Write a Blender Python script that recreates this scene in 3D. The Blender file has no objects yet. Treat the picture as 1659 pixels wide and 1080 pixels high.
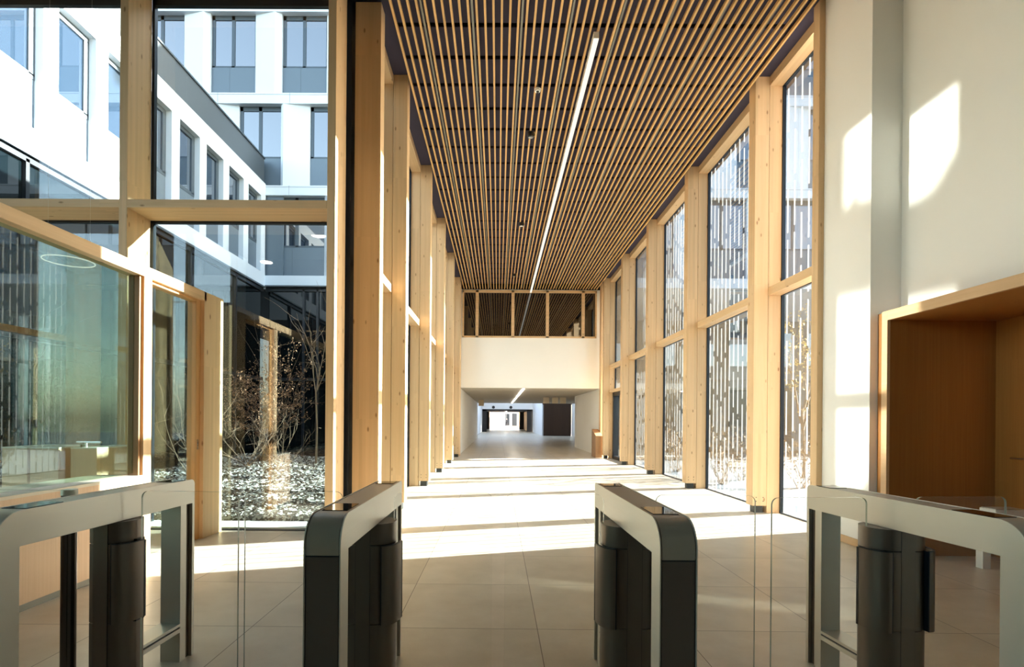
import bpy, bmesh, math, random
from mathutils import Vector, Matrix
random.seed(7)
S = bpy.context.scene
COL = S.collection
PI = math.pi

# ------------------------------------------------------------------ camera
F, CX, CY, YAW, ROLL, H = 860.65642, 802.27961, 679.84568, 0.00508, 0.00807, 1.46272
cam_d = bpy.data.cameras.new('camera'); cam = bpy.data.objects.new('camera', cam_d); COL.objects.link(cam)
cyw, syw, cr, sr = math.cos(YAW), math.sin(YAW), math.cos(ROLL), math.sin(ROLL)
Rm = Matrix(((cr, 0, sr), (0, 1, 0), (-sr, 0, cr))) @ Matrix(((cyw, syw, 0), (-syw, cyw, 0), (0, 0, 1)))
rt, fw, up = Rm[0], Rm[1], Rm[2]
M4 = Matrix(((rt[0], up[0], -fw[0], 0), (rt[1], up[1], -fw[1], 0), (rt[2], up[2], -fw[2], H), (0, 0, 0, 1)))
cam.matrix_world = M4
cam_d.sensor_fit = 'HORIZONTAL'; cam_d.sensor_width = 36; cam_d.lens = 36 * F / 1659
cam_d.shift_x = (829.5 - CX) / 1659; cam_d.shift_y = (CY - 540) / 1659
cam_d.clip_start = 0.05; cam_d.clip_end = 600
S.camera = cam
# ------------------------------------------------------------------ view, world, sun
S.view_settings.view_transform = 'Standard'; S.view_settings.look = 'None'
S.view_settings.gamma = 1; S.view_settings.use_curve_mapping = False
S.view_settings.exposure = 1.50
SUN_E, SKY_E = 32.0, 0.46
S.cycles.use_denoising = True
S.cycles.max_bounces = 12; S.cycles.diffuse_bounces = 6; S.cycles.glossy_bounces = 5
S.cycles.transparent_max_bounces = 32; S.cycles.transmission_bounces = 6
S.cycles.sample_clamp_indirect = 6.0
S.cycles.caustics_reflective = False; S.cycles.caustics_refractive = False
W = bpy.data.worlds.new('sky'); S.world = W; W.use_nodes = True
wn = W.node_tree; wn.nodes.clear()
sk = wn.nodes.new('ShaderNodeTexSky'); sk.sky_type = 'NISHITA'; sk.sun_disc = False
sk.sun_elevation = math.radians(16); sk.sun_rotation = math.radians(73); sk.air_density = 1.0; sk.dust_density = 1.2
hs = wn.nodes.new('ShaderNodeHueSaturation'); hs.inputs['Saturation'].default_value = 0.72
bg = wn.nodes.new('ShaderNodeBackground'); bg.inputs['Strength'].default_value = SKY_E
wo = wn.nodes.new('ShaderNodeOutputWorld')
wn.links.new(sk.outputs[0], hs.inputs['Color']); wn.links.new(hs.outputs[0], bg.inputs[0]); wn.links.new(bg.outputs[0], wo.inputs[0])
SUN_DIR = Vector((-1, -0.306, -0.300)).normalized()
sd = bpy.data.lights.new('sun', 'SUN'); sd.energy = SUN_E; sd.angle = math.radians(0.53); sd.color = (1.0, 0.955, 0.89)
so = bpy.data.objects.new('sun', sd); COL.objects.link(so)
so.rotation_euler = SUN_DIR.to_track_quat('-Z', 'Y').to_euler(); so.location = (20, 10, 12)

# added area lamps standing in for sunlight thrown back by panes of the left courtyard wing (mirror image of the sun direction)
def glint(name, c, sy, sz, d, irr):
    L = bpy.data.lights.new(name, 'AREA'); L.shape = 'RECTANGLE'; L.size = sy; L.size_y = sz; L.spread = math.radians(1.2)
    L.energy = irr*sy*sz; L.color = (1.0, .96, .88)
    o = bpy.data.objects.new(name, L); COL.objects.link(o); o.location = c
    o.rotation_euler = Vector(d).to_track_quat('-Z', 'Y').to_euler()
glint('window_glint', (-8.85, 9.80, 8.55), 1.25, 1.1, (1, -.298, -.30), 3.0)
glint('storefront_glint', (-8.75, 9.95, 5.6), 1.45, 2.4, (1, -.300, -.30), 3.0)
glint('low_storefront_glint', (-8.6, 7.7, 3.1), .9, .8, (1, -.306, -.30), 2.0)

# ------------------------------------------------------------------ material helpers
class NT:
    def __init__(s, name):
        s.m = bpy.data.materials.new(name); s.m.use_nodes = True; s.t = s.m.node_tree; s.t.nodes.clear()
        s.o = s.t.nodes.new('ShaderNodeOutputMaterial')
    def n(s, ty, ins=None, **kw):
        nd = s.t.nodes.new('ShaderNode' + ty)
        for k, v in kw.items(): setattr(nd, k, v)
        for k, v in (ins or {}).items():
            if isinstance(v, bpy.types.NodeSocket): s.t.links.new(v, nd.inputs[k])
            else: nd.inputs[k].default_value = v
        return nd
    def math(s, op, a, b=0.0, c=None):
        i = {0: a, 1: b}
        if c is not None: i[2] = c
        return s.n('Math', i, operation=op).outputs[0]
    def mix(s, f, a, b, mode='MIX'):
        nd = s.n('Mix', {0: f, 6: a, 7: b}, data_type='RGBA', blend_type=mode)
        return nd.outputs[2]
    def out(s, sh): s.t.links.new(sh, s.o.inputs[0]); return s.m
def rgba(c): return (c[0], c[1], c[2], 1.0)
def srgb(r, g, b):
    f = lambda v: (v/255/12.92) if v/255 <= .04045 else ((v/255+.055)/1.055)**2.4
    return (f(r), f(g), f(b))
def plain(name, c, rough=.6, metal=0.0, spec=.5, bump=0, bscale=60, var=0.0, vscale=3):
    T = NT(name); col = rgba(c)
    co = T.n('TexCoord').outputs['Object']
    if var:
        no = T.n('TexNoise', {'Vector': co, 'Scale': vscale, 'Detail': 5.0}).outputs[0]
        d = tuple(x*(1-var) for x in c)
        col = T.mix(no, rgba(d), rgba(tuple(min(1, x*(1+var*.6)) for x in c)))
    b = T.n('BsdfPrincipled', {'Base Color': col, 'Roughness': rough, 'Metallic': metal, 'Specular IOR Level': spec})
    if bump:
        no2 = T.n('TexNoise', {'Vector': co, 'Scale': bscale, 'Detail': 3.0}).outputs[0]
        bp = T.n('Bump', {'Height': no2, 'Strength': bump, 'Distance': .004}); T.t.links.new(bp.outputs[0], b.inputs['Normal'])
    return T.out(b.outputs[0])
def wood(name, axis, c, cd, knots=True, lam=.045, rough=.55, grain=1.0):
    """axis = direction of the fibres (0,1,2)"""
    T = NT(name)
    co = T.n('TexCoord').outputs['Object']; rnd = T.n('ObjectInfo').outputs['Random']
    off = T.math('MULTIPLY', rnd, 37.0)
    v = T.n('VectorMath', {0: co, 1: T.n('CombineXYZ', {0: off, 1: off, 2: off}).outputs[0]}, operation='ADD').outputs[0]
    sc = [14.0*grain]*3; sc[axis] = .55
    g = T.n('TexNoise', {'Vector': T.n('VectorMath', {0: v, 1: tuple(sc)}, operation='MULTIPLY').outputs[0], 'Scale': 1.6, 'Detail': 6.0, 'Roughness': .62, 'Distortion': .6}).outputs[0]
    sn = [lam]*3; sn[axis] = 2.4
    cell = T.n('VectorMath', {0: v, 1: tuple(sn)}, operation='SNAP').outputs[0]
    wv = T.n('TexWhiteNoise', {'Vector': cell}, noise_dimensions='3D').outputs[0]
    base = T.mix(g, rgba(cd), rgba(c))
    shade = T.math('MULTIPLY_ADD', wv, .12, .93)
    col = T.mix(1.0, base, T.n('CombineColor', {0: shade, 1: shade, 2: shade}).outputs[0], 'MULTIPLY')
    if knots:
        ks = [9.0]*3; ks[axis] = 3.6
        vo = T.n('TexVoronoi', {'Vector': T.n('VectorMath', {0: v, 1: tuple(ks)}, operation='MULTIPLY').outputs[0], 'Scale': 1.0}, feature='F1')
        gate = T.math('GREATER_THAN', T.n('TexWhiteNoise', {'Vector': vo.outputs['Position']}, noise_dimensions='3D').outputs[0], .42)
        k = T.n('MapRange', {'Value': vo.outputs['Distance'], 'From Min': .07, 'From Max': .15, 'To Min': .8, 'To Max': 0.0}).outputs[0]
        col = T.mix(T.math('MULTIPLY', k, gate), col, rgba((cd[0]*.42, cd[1]*.30, cd[2]*.22)))
    b = T.n('BsdfPrincipled', {'Base Color': col, 'Roughness': rough, 'Specular IOR Level': .35})
    bp = T.n('Bump', {'Height': g, 'Strength': .12, 'Distance': .003}); T.t.links.new(bp.outputs[0], b.inputs['Normal'])
    return T.out(b.outputs[0])
GL, GLd = srgb(228, 196, 154), srgb(209, 172, 127)
WZ = wood('glulam spruce vertical', 2, GL, GLd); WX = wood('glulam spruce along x', 0, GL, GLd); WY = wood('glulam spruce along y', 1, GL, GLd)
OR, ORd = srgb(232, 190, 130), srgb(212, 162, 98)
SLAT = wood('ceiling slat pine', 1, OR, ORd, knots=False, lam=.3)
OAK = wood('oak veneer panel', 2, srgb(172, 118, 60), srgb(144, 92, 42), knots=False, lam=.6, rough=.45, grain=2.2)
OAKE = wood('pale oak frame', 1, srgb(226, 190, 148), srgb(205, 165, 120), knots=False, lam=.6, rough=.45, grain=2)
PLY = wood('pale oak counter front', 2, srgb(222, 190, 158), srgb(200, 165, 130), knots=False, lam=.7, rough=.5, grain=2.2)
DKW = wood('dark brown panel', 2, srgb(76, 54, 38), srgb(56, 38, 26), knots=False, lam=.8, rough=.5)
WHITE = plain('white plaster', srgb(246, 244, 238), .8, bump=.08, var=.03, vscale=1.2)
WHITE2 = plain('cool white plaster', srgb(232, 234, 236), .8)
FAC = plain('white facade panel', srgb(208, 214, 220), .5, var=.02)
PANEL = plain('grey facade panel', srgb(98, 110, 120), .4, .2)
FASC = plain('zinc grey fascia', srgb(92, 99, 104), .35, .5, var=.06)
FRAME = plain('anthracite window frame', srgb(72, 82, 90), .4, .2)
BLACK = plain('black aluminium', srgb(18, 26, 34), .35, .1)
DARKBLUE = plain('dark blue steel', srgb(20, 30, 42), .4, .2)
NAVY = plain('dark aubergine acoustic panel', srgb(54, 48, 66), .85)
GAPB = plain('black void', srgb(8, 8, 10), .9)
RAILM = plain('galvanised rail', srgb(128, 126, 116), .45, .3)
STEEL = plain('shoe steel', srgb(60, 62, 60), .5, .5)
STUCCO = plain('grey concrete', srgb(128, 126, 120), .8, var=.05)
PAVE = plain('pale outdoor paving', srgb(112, 114, 114), .85, var=.08, vscale=.8)
SNOWM = plain('white stone chip', srgb(236, 232, 222), .8)
CHIPD = plain('dark bark chip', srgb(84, 74, 62), .9)
BARK = plain('grey brown bark', srgb(134, 112, 90), .85)
BARKD = plain('dark twig bark', srgb(92, 72, 56), .85)
LEAFB = plain('dry brown leaf', srgb(142, 104, 72), .7)
CHROME = plain('chrome', (.8, .8, .8), .12, 1.0)
WPLAST = plain('white plastic', srgb(236, 234, 226), .4)
DPLAST = plain('black plastic', srgb(24, 24, 26), .4)
CLOTHD = plain('dark cloth', srgb(28, 30, 40), .9)
SKIN = plain('skin', srgb(190, 150, 125), .6)
SOILT = NT('bark mulch with stone chips')
_c = SOILT.n('TexCoord').outputs['Object']
_n = SOILT.n('TexVoronoi', {'Vector': _c, 'Scale': 26.0}).outputs['Color']
_s = SOILT.n('SeparateColor', {0: _n}).outputs[0]
_m = SOILT.math('GREATER_THAN', _s, .60)
_cc = SOILT.mix(_m, rgba(srgb(78, 72, 60)), rgba(srgb(196, 194, 184)))
SOIL = SOILT.out(SOILT.n('BsdfPrincipled', {'Base Color': _cc, 'Roughness': .9}).outputs[0])

def brushed(name, c, rough, metal, axis=2):
    T = NT(name); co = T.n('TexCoord').outputs['Object']
    sc = [160.0]*3; sc[axis] = 3.0
    no = T.n('TexNoise', {'Vector': T.n('VectorMath', {0: co, 1: tuple(sc)}, operation='MULTIPLY').outputs[0], 'Scale': 1.0, 'Detail': 3.0}).outputs[0]
    r = T.math('MULTIPLY_ADD', no, .14, rough-.07)
    return T.out(T.n('BsdfPrincipled', {'Base Color': rgba(c), 'Roughness': r, 'Metallic': metal}).outputs[0])
INOX = brushed('brushed stainless side', srgb(196, 192, 180), .42, .55, 1)
INOXT = brushed('brushed bronze cover', srgb(160, 150, 136), .42, .35, 0)
INOXF = brushed('brushed dark front panel', srgb(96, 84, 76), .40, .35, 0)
INOXD = brushed('brushed column steel', srgb(112, 102, 92), .38, .75, 2)
TUBE = brushed('dark polished tube', srgb(84, 78, 74), .2, .95, 2)

def glassmat(name, tint=(1, 1, 1), refl=.0, f0=1.5, rough=0.0, frit=False, dark=None):
    T = NT(name)
    ge = T.n('NewGeometry'); dt = T.n('VectorMath', {0: ge.outputs['Normal'], 1: ge.outputs['Incoming']}, operation='DOT_PRODUCT').outputs['Value']
    r0 = ((f0-1)/(f0+1))**2 + refl; g5 = T.math('POWER', T.math('SUBTRACT', 1.0, T.math('MINIMUM', T.math('ABSOLUTE', dt), 1.0)), 5.0)
    fac = T.math('MULTIPLY_ADD', g5, (1-r0), r0); fac = T.math('MINIMUM', fac, 1.0)
    gl = T.n('BsdfGlossy', {'Color': (1, 1, 1, 1), 'Roughness': rough}).outputs[0]
    if dark is None: tr = T.n('BsdfTransparent', {'Color': rgba(tint)}).outputs[0]
    else: tr = T.n('BsdfDiffuse', {'Color': rgba(dark)}).outputs[0]
    sh = T.n('MixShader', {0: fac, 1: tr, 2: gl}).outputs[0]
    if frit:
        g = T.n('NewGeometry').outputs['Position']; xyz = T.n('SeparateXYZ', {0: g})
        u = T.math('DIVIDE', T.math('ADD', xyz.outputs[0], xyz.outputs[1]), .19)
        fu = T.math('FRACT', u); iu = T.math('FLOOR', u)
        w = T.n('TexWhiteNoise', {'W': iu}, noise_dimensions='1D').outputs[0]
        z = T.math('ADD', T.math('DIVIDE', xyz.outputs[2], .80), w)
        m1 = T.math('LESS_THAN', T.math('ABSOLUTE', T.math('SUBTRACT', fu, .5)), .036)
        m2 = T.math('LESS_THAN', T.math('FRACT', z), .86)
        mk = T.math('MULTIPLY', m1, m2)
        df = T.n('BsdfDiffuse', {'Color': (.8, .82, .8, 1)}).outputs[0]; tl = T.n('BsdfTranslucent', {'Color': (.12, .12, .115, 1)}).outputs[0]
        ff = T.n('MixShader', {0: .8, 1: df, 2: tl}).outputs[0]
        sh = T.n('MixShader', {0: mk, 1: sh, 2: ff}).outputs[0]
    return T.out(sh)
GLASS = glassmat('clear glazing', (.93, .96, .95), .035)
GLASSL = glassmat('courtyard glazing', (.92, .96, .95), .01)
GLASSF = glassmat('fritted glazing', (.68, .73, .76), .09, frit=True)
GLASSP = glassmat('partition glazing', (.70, .80, .74), .05, frit=False)
GLASSG = glassmat('gate leaf glass', (.985, .99, .985), .0, 1.25)
GEDGE = plain('polished glass edge', srgb(150, 162, 148), .15, 0, .8)
MIRW = glassmat('blue reflecting window', refl=.24, dark=srgb(30, 42, 56))
MIRG = glassmat('dark storefront glass', refl=.02, dark=srgb(6, 12, 15))
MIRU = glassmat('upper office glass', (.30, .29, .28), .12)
def emit(name, c, e):
    T = NT(name); return T.out(T.n('Emission', {'Color': rgba(c), 'Strength': e}).outputs[0])
LAMP = emit('linear lamp diffuser', (1, .93, .78), .42)
LAMPD = emit('round lamp diffuser', (1, .95, .86), 7.0)
LAMPW = emit('warm downlight', (1, .72, .40), 6.0)

# floor tiles
T = NT('large beige floor tile')
g = T.n('NewGeometry').outputs['Position']; xyz = T.n('SeparateXYZ', {0: g})
u = T.math('SUBTRACT', xyz.outputs[0], .288); v = T.math('SUBTRACT', xyz.outputs[1], 3.723)
def edge(T, a):
    f = T.math('FRACT', a); return T.math('MINIMUM', f, T.math('SUBTRACT', 1.0, f))
d = T.math('MINIMUM', edge(T, u), edge(T, v))
joint = T.math('LESS_THAN', d, .0028)
cell = T.n('CombineXYZ', {0: T.math('FLOOR', u), 1: T.math('FLOOR', v), 2: 0.0}).outputs[0]
wv = T.n('TexWhiteNoise', {'Vector': cell}, noise_dimensions='3D').outputs[0]
n1 = T.n('TexNoise', {'Vector': T.n('VectorMath', {0: g, 1: cell}, operation='ADD').outputs[0], 'Scale': 1.7, 'Detail': 8.0, 'Roughness': .65}).outputs[0]
n2 = T.n('TexNoise', {'Vector': g, 'Scale': 60.0, 'Detail': 3.0}).outputs[0]
c1 = T.mix(T.n('MapRange', {'Value': n1, 'From Min': .3, 'From Max': .7}).outputs[0], rgba(srgb(198, 186, 164)), rgba(srgb(224, 214, 196)))
sh = T.math('MULTIPLY_ADD', wv, .07, .93); sh = T.math('MULTIPLY', sh, T.math('MULTIPLY_ADD', n2, .10, .95))
c2 = T.mix(1.0, c1, T.n('CombineColor', {0: sh, 1: sh, 2: sh}).outputs[0], 'MULTIPLY')
c3 = T.mix(joint, c2, rgba(srgb(112, 98, 80)))
FLOOR = T.out(T.n('BsdfPrincipled', {'Base Color': c3, 'Roughness': T.math('MULTIPLY_ADD', n1, .14, .26), 'Specular IOR Level': .45}).outputs[0])

# ------------------------------------------------------------------ mesh helpers
class MB:
    def __init__(s): s.v = []; s.f = []; s.m = []
    def quad_faces(s, b, fs, mi=0):
        for f in fs: s.f.append(tuple(b+i for i in f)); s.m.append(mi)
    def box(s, x0, x1, y0, y1, z0, z1, mi=0):
        x0, x1 = min(x0, x1), max(x0, x1); y0, y1 = min(y0, y1), max(y0, y1); z0, z1 = min(z0, z1), max(z0, z1)
        b = len(s.v); s.v += [(x0,y0,z0),(x1,y0,z0),(x1,y1,z0),(x0,y1,z0),(x0,y0,z1),(x1,y0,z1),(x1,y1,z1),(x0,y1,z1)]
        s.quad_faces(b, [(0,3,2,1),(4,5,6,7),(0,1,5,4),(1,2,6,5),(2,3,7,6),(3,0,4,7)], mi); return s
    def prism(s, pts, axis, a, b_, mi=0, side=None):
        """pts: 2D polygon (ccw) in the plane of the two other axes (in order), extruded a..b_ along axis"""
        n = len(pts); b = len(s.v)
        def P(p, t):
            q = list(p); q.insert(axis, t); return tuple(q)
        s.v += [P(p, a) for p in pts] + [P(p, b_) for p in pts]
        s.f.append(tuple(b+i for i in range(n-1, -1, -1))); s.m.append(mi)
        s.f.append(tuple(b+n+i for i in range(n))); s.m.append(mi)
        for i in range(n):
            j = (i+1) % n; s.f.append((b+i, b+j, b+n+j, b+n+i)); s.m.append(mi if side is None else side)
        return s
    def cyl(s, c, r, h, axis=2, n=20, r2=None, mi=0):
        r2 = r if r2 is None else r2; b = len(s.v); o = [i for i in range(3) if i != axis]
        for t, rr in ((0, r), (h, r2)):
            for k in range(n):
                p = list(c); p[axis] += t; p[o[0]] += rr*math.cos(2*PI*k/n); p[o[1]] += rr*math.sin(2*PI*k/n); s.v.append(tuple(p))
        s.f.append(tuple(b+i for i in range(n-1, -1, -1))); s.m.append(mi)
        s.f.append(tuple(b+n+i for i in range(n))); s.m.append(mi)
        for i in range(n):
            j = (i+1) % n; s.f.append((b+i, b+j, b+n+j, b+n+i)); s.m.append(mi)
        return s
    def tube(s, pts, radii, n=6, closed=False, mi=0):
        P = [Vector(p) for p in pts]; rings = []; L = len(P)
        for i, p in enumerate(P):
            if closed: t = P[(i+1) % L]-P[i-1]
            else: t = P[min(i+1, L-1)]-P[max(i-1, 0)]
            t.normalize(); a = Vector((0, 0, 1)) if abs(t.z) < .9 else Vector((1, 0, 0))
            u_ = t.cross(a).normalized(); w_ = t.cross(u_); b = len(s.v); rr = radii[i] if isinstance(radii, (list, tuple)) else radii
            for k in range(n): s.v.append(tuple(p+u_*rr*math.cos(2*PI*k/n)+w_*rr*math.sin(2*PI*k/n)))
            rings.append(b)
        for i in range(L if closed else L-1):
            a, b = rings[i], rings[(i+1) % L]
            for k in range(n):
                j = (k+1) % n; s.f.append((a+k, a+j, b+j, b+k)); s.m.append(mi)
        if not closed:
            s.f.append(tuple(rings[0]+k for k in range(n-1, -1, -1))); s.m.append(mi)
            s.f.append(tuple(rings[-1]+k for k in range(n))); s.m.append(mi)
        return s
    def build(s, name, mats, parent=None, bevel=0, smooth=False, origin=None):
        if not isinstance(mats, (list, tuple)): mats = [mats]
        if parent is not None: org = WORG[parent]
        elif origin is not None: org = Vector(origin)
        else:
            xs, ys, zs = zip(*s.v); org = Vector(((min(xs)+max(xs))/2, (min(ys)+max(ys))/2, min(zs)))
        me = bpy.data.meshes.new(name)
        me.from_pydata([(a-org.x, b-org.y, c-org.z) for a, b, c in s.v], [], s.f)
        for m in mats: me.materials.append(m)
        me.polygons.foreach_set('material_index', s.m)
        me.update()
        bm = bmesh.new(); bm.from_mesh(me); bmesh.ops.recalc_face_normals(bm, faces=bm.faces); bm.to_mesh(me); bm.free()
        if smooth:
            me.polygons.foreach_set('use_smooth', [True]*len(me.polygons))
        o = bpy.data.objects.new(name, me); COL.objects.link(o); WORG[o] = org
        if parent is not None: o.parent = parent
        else: o.location = org
        if bevel:
            bv = o.modifiers.new('bevel', 'BEVEL'); bv.width = bevel; bv.segments = 2; bv.limit_method = 'ANGLE'; bv.angle_limit = .7
        if smooth:
            es = o.modifiers.new('edges', 'EDGE_SPLIT'); es.split_angle = math.radians(38)
        return o
class _W(dict):
    def __setitem__(s, k, v): dict.__setitem__(s, k.name, v)
    def __getitem__(s, k): return dict.__getitem__(s, k.name)
WORG = _W()
def tag(o, label=None, cat=None, group=None, kind=None):
    if label: o['label'] = label
    if cat: o['category'] = cat
    if group: o['group'] = group
    if kind or cat: o['kind'] = kind or 'thing'
    return o
def empty(name, loc, label=None, cat=None, group=None, kind=None):
    o = bpy.data.objects.new(name, None); COL.objects.link(o); o.location = loc; WORG[o] = Vector(loc); o.empty_display_size = .1
    return tag(o, label, cat, group, kind)
def struct(o, label): return tag(o, label, 'structure', kind='structure') if False else tag(o, label, kind='structure')
def B(*a): return MB().box(*a)
def copy_tree(o, loc, rz=0, label=None):
    r = o.copy(); COL.objects.link(r); r.location = loc; r.rotation_euler = (0, 0, rz)
    if label: r['label'] = label
    WORG[r] = Vector(loc)
    def rec(a, b):
        for ch in list(a.children):
            c = ch.copy(); COL.objects.link(c); c.parent = b; rec(ch, c)
    rec(o, r)
    return r

# ------------------------------------------------------------------ key dimensions
Y0, SP = 8.57, 3.037           # front of first column pair, bay
TH = .22                        # column thickness along the hall
XR, XRs, XRm = 4.106, 4.334, 4.54
XL, XLs, XLm = -1.50, -1.73, -1.935
ZT = 7.02
YC = 6.92                       # glass plane of the courtyard screen beside the hall
YF = 6.45                       # front of its posts
YW = 21.9                       # end wall of the hall
XG_R, XG_L = 4.57, -1.965        # side glazing planes

# ------------------------------------------------------------------ floor, ground
fl = MB()
fl.box(-9, 5.9, -5, YC, -.12, 0); fl.box(XG_L-.05, 4.75, YC, YW, -.12, 0); fl.box(-1.9, 8.0, YW, 64, -.12, 0); fl.box(-3, 8, 64, 170, -.12, 0)
struct(fl.build('floor', FLOOR), 'large beige stone floor tiles running down the hall')
gr = MB(); gr.box(-60, 90, -40, 200, -.4, -.14)
struct(gr.build('ground', PAVE), 'pale paved ground outside')

# ------------------------------------------------------------------ ceiling of the hall
ce = MB()
zc = 7.07
y = 6.95
pitch = .676
ycur = 7.55 - pitch*2
while ycur < YW:
    ce.box(XG_L, 4.75, ycur+.042, min(ycur+pitch-.042, YW), zc, zc+.03)
    ycur += pitch
ce.box(XG_L, 4.75, YC-.6, YW, zc+.09, zc+.12, 1)
ce.box(XG_L, XL-.0, YC-.3, YW, ZT, zc+.03); ce.box(XR+.0, 4.75, YC-.3, YW, ZT, zc+.03)
struct(ce.build('ceiling', [NAVY, GAPB]), 'dark aubergine acoustic ceiling panels above the wooden slats')
struct(MB().box(-9.2, 6.2, -5, YC-.0, 7.1, 7.7).box(XG_L-.2, 4.95, YC, YW+1, 7.2, 7.9).build('ceiling_lobby', GAPB), 'dark roof slab over hall and lobby')

# slats, one object each
g = None; NS = 50; X00 = -1.437; PS = .1113; ZS = 6.85
ORD = 'first second third fourth fifth sixth seventh eighth ninth tenth eleventh twelfth thirteenth fourteenth fifteenth sixteenth seventeenth eighteenth nineteenth twentieth twenty-first twenty-second twenty-third twenty-fourth twenty-fifth'.split()
slat_src = None
ordn = lambda k: ['first','second','third','fourth','fifth','sixth','seventh','eighth','ninth','tenth'][k]
for k in range(NS):
    x = X00 + PS*k
    if slat_src is None:
        slat_src = MB().box(x-.0145, x+.0145, 4.6, YW-.02, ZS, ZS+.045).build('wooden_batten', SLAT)
        o = slat_src
    else:
        o = slat_src.copy(); COL.objects.link(o); o.location.x = slat_src.location.x + PS*k; WORG[o] = o.location.copy()
    if k == 0: lb = 'outermost wooden ceiling batten, beside the left column tops'
    elif k == NS-1: lb = 'outermost wooden ceiling batten, beside the right column tops'
    elif k < 25: lb = 'wooden ceiling batten, %s to the left of the light bar' % ORD[24-k]
    else: lb = 'wooden ceiling batten, %s to the right of the light bar' % ORD[k-25]
    tag(o, lb, 'ceiling batten', 'wooden battens under the dark ceiling')
rail_src = None
for k in range(8):
    x = X00 + PS*(3.45+6*k)
    if rail_src is None: o = rail_src = MB().box(x-.014, x+.014, 4.6, YW-.02, ZS+.045, ZS+.10).build('ceiling_rail', RAILM)
    else:
        o = rail_src.copy(); COL.objects.link(o); o.location.x = rail_src.location.x + PS*6*k; WORG[o] = o.location.copy()
    tag(o, 'grey metal rail running between the slats, %s from the left' % ordn(k), 'ceiling rail', 'grey rails between the ceiling slats')
# linear lamp
lt = empty('linear_ceiling_light', (1.31, 7.3, 6.70), 'long slim white light bar hung along the slatted ceiling', 'ceiling light')
MB().box(1.272, 1.346, 7.30, YW-.05, 6.712, 6.80).build('housing', WPLAST, lt)
MB().box(1.274, 1.344, 7.305, YW-.06, 6.70, 6.712).build('diffuser', LAMP, lt)
for yy in (8.2, 13, 19): MB().cyl((1.31, yy, 6.80), .004, .27, n=6).build('suspension_wire', RAILM, lt)
# detectors / small ceiling spots
sm = empty('smoke_detector', (.60, 8.6, 6.78), 'small round white smoke detector under the slats', 'smoke detector')
MB().cyl((.60, 8.6, 6.78), .045, .035, r2=.055).build('body', WPLAST, sm, smooth=True)
MB().cyl((.60, 8.6, 6.765), .022, .016).build('sensor', DPLAST, sm)
MB().cyl((.60, 8.6, 6.815), .008, .25, n=8).build('stem', RAILM, sm)
for i, (x, y_, lb) in enumerate(((.57, 9.95, 'round black ceiling speaker spot nearest the smoke detector'), (.60, 14.5, 'small black ceiling spot halfway down the hall'), (.56, 19.6, 'small black ceiling spot closest to the end wall'))):
    sp = empty('ceiling_spotlight', (x, y_, 6.74), lb, 'spotlight', 'black spots between the slats')
    MB().cyl((x, y_, 6.755), .06, .09).build('housing', DPLAST, sp, smooth=True)
    MB().cyl((x, y_, 6.748), .045, .008).build('lens', CHROME, sp)
    MB().cyl((x+.07, y_, 6.77), .012, .10, n=8).build('clip', CHROME, sp)

# ------------------------------------------------------------------ glulam columns of the hall
def column(side, k, yf):
    th = TH
    if side == 'R': xa, xb, xc = XR, XRs, XRm
    else: xa, xb, xc = XL, XLs, XLm
    pos = ['nearest', 'second', 'third', 'fourth', 'fifth'][k]
    lb = 'tall spruce glulam column, %s in the free-standing row on the %s' % (pos, 'right' if side == 'R' else 'left')
    r = empty('timber_column', ((xa+xb)/2, yf+th/2, 0), lb, 'column', 'paired glulam columns down the %s side' % ('right' if side == 'R' else 'left'))
    MB().box(xa, xb-.003*(1 if side == 'R' else -1), yf, yf+th, .115, ZT).build('shaft', WZ, r, bevel=.004)
    e = .045 if side == 'R' else -.045
    MB().box(xa+e, xb-e*.9, yf+.04, yf+th-.04, 0, .118).build('base_shoe', STEEL, r, bevel=.003)
    MB().box(xb+.003*(1 if side == 'R' else -1), xc, yf+.005, yf+th-.005, 0, ZT-.01).build('mullion', WZ, r, bevel=.004)
    for zz in (.19, .25):
        for dx in (.06, .17):
            xx = xa + (dx if side == 'R' else -dx)
            MB().cyl((xx, yf-.004, zz), .008, .006, axis=1, n=8).build('bolt', STEEL, r)
for k in range(5):
    yy = Y0+SP*k
    column('R', k, yy); column('L', k, yy)
# near single columns
c1 = empty('timber_column', (-1.75, 7.1, 0), 'broad spruce glulam column beside the black steel post', 'column')
MB().box(-1.92, -1.58, 7.0, 7.22, .0, ZT-.06).build('shaft', WZ, c1, bevel=.004)
c2 = empty('timber_column', (4.26, 7.1, 0), 'slim spruce glulam column where the white wall begins', 'column')
MB().box(4.175, 4.345, 6.98, 7.12, 0, ZT-.02).build('shaft', WZ, c2, bevel=.004)
# end columns against the white end wall
for x0, x1, lb in ((4.14, 4.33, 'pale glulam column standing against the end wall, right corner'), (-1.74, -1.53, 'pale glulam column standing against the end wall, left corner')):
    c3 = empty('timber_column', ((x0+x1)/2, 21.6, 0), lb, 'column')
    MB().box(x0, x1, 21.45, 21.8, 0, ZT).build('shaft', WZ, c3)

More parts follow.
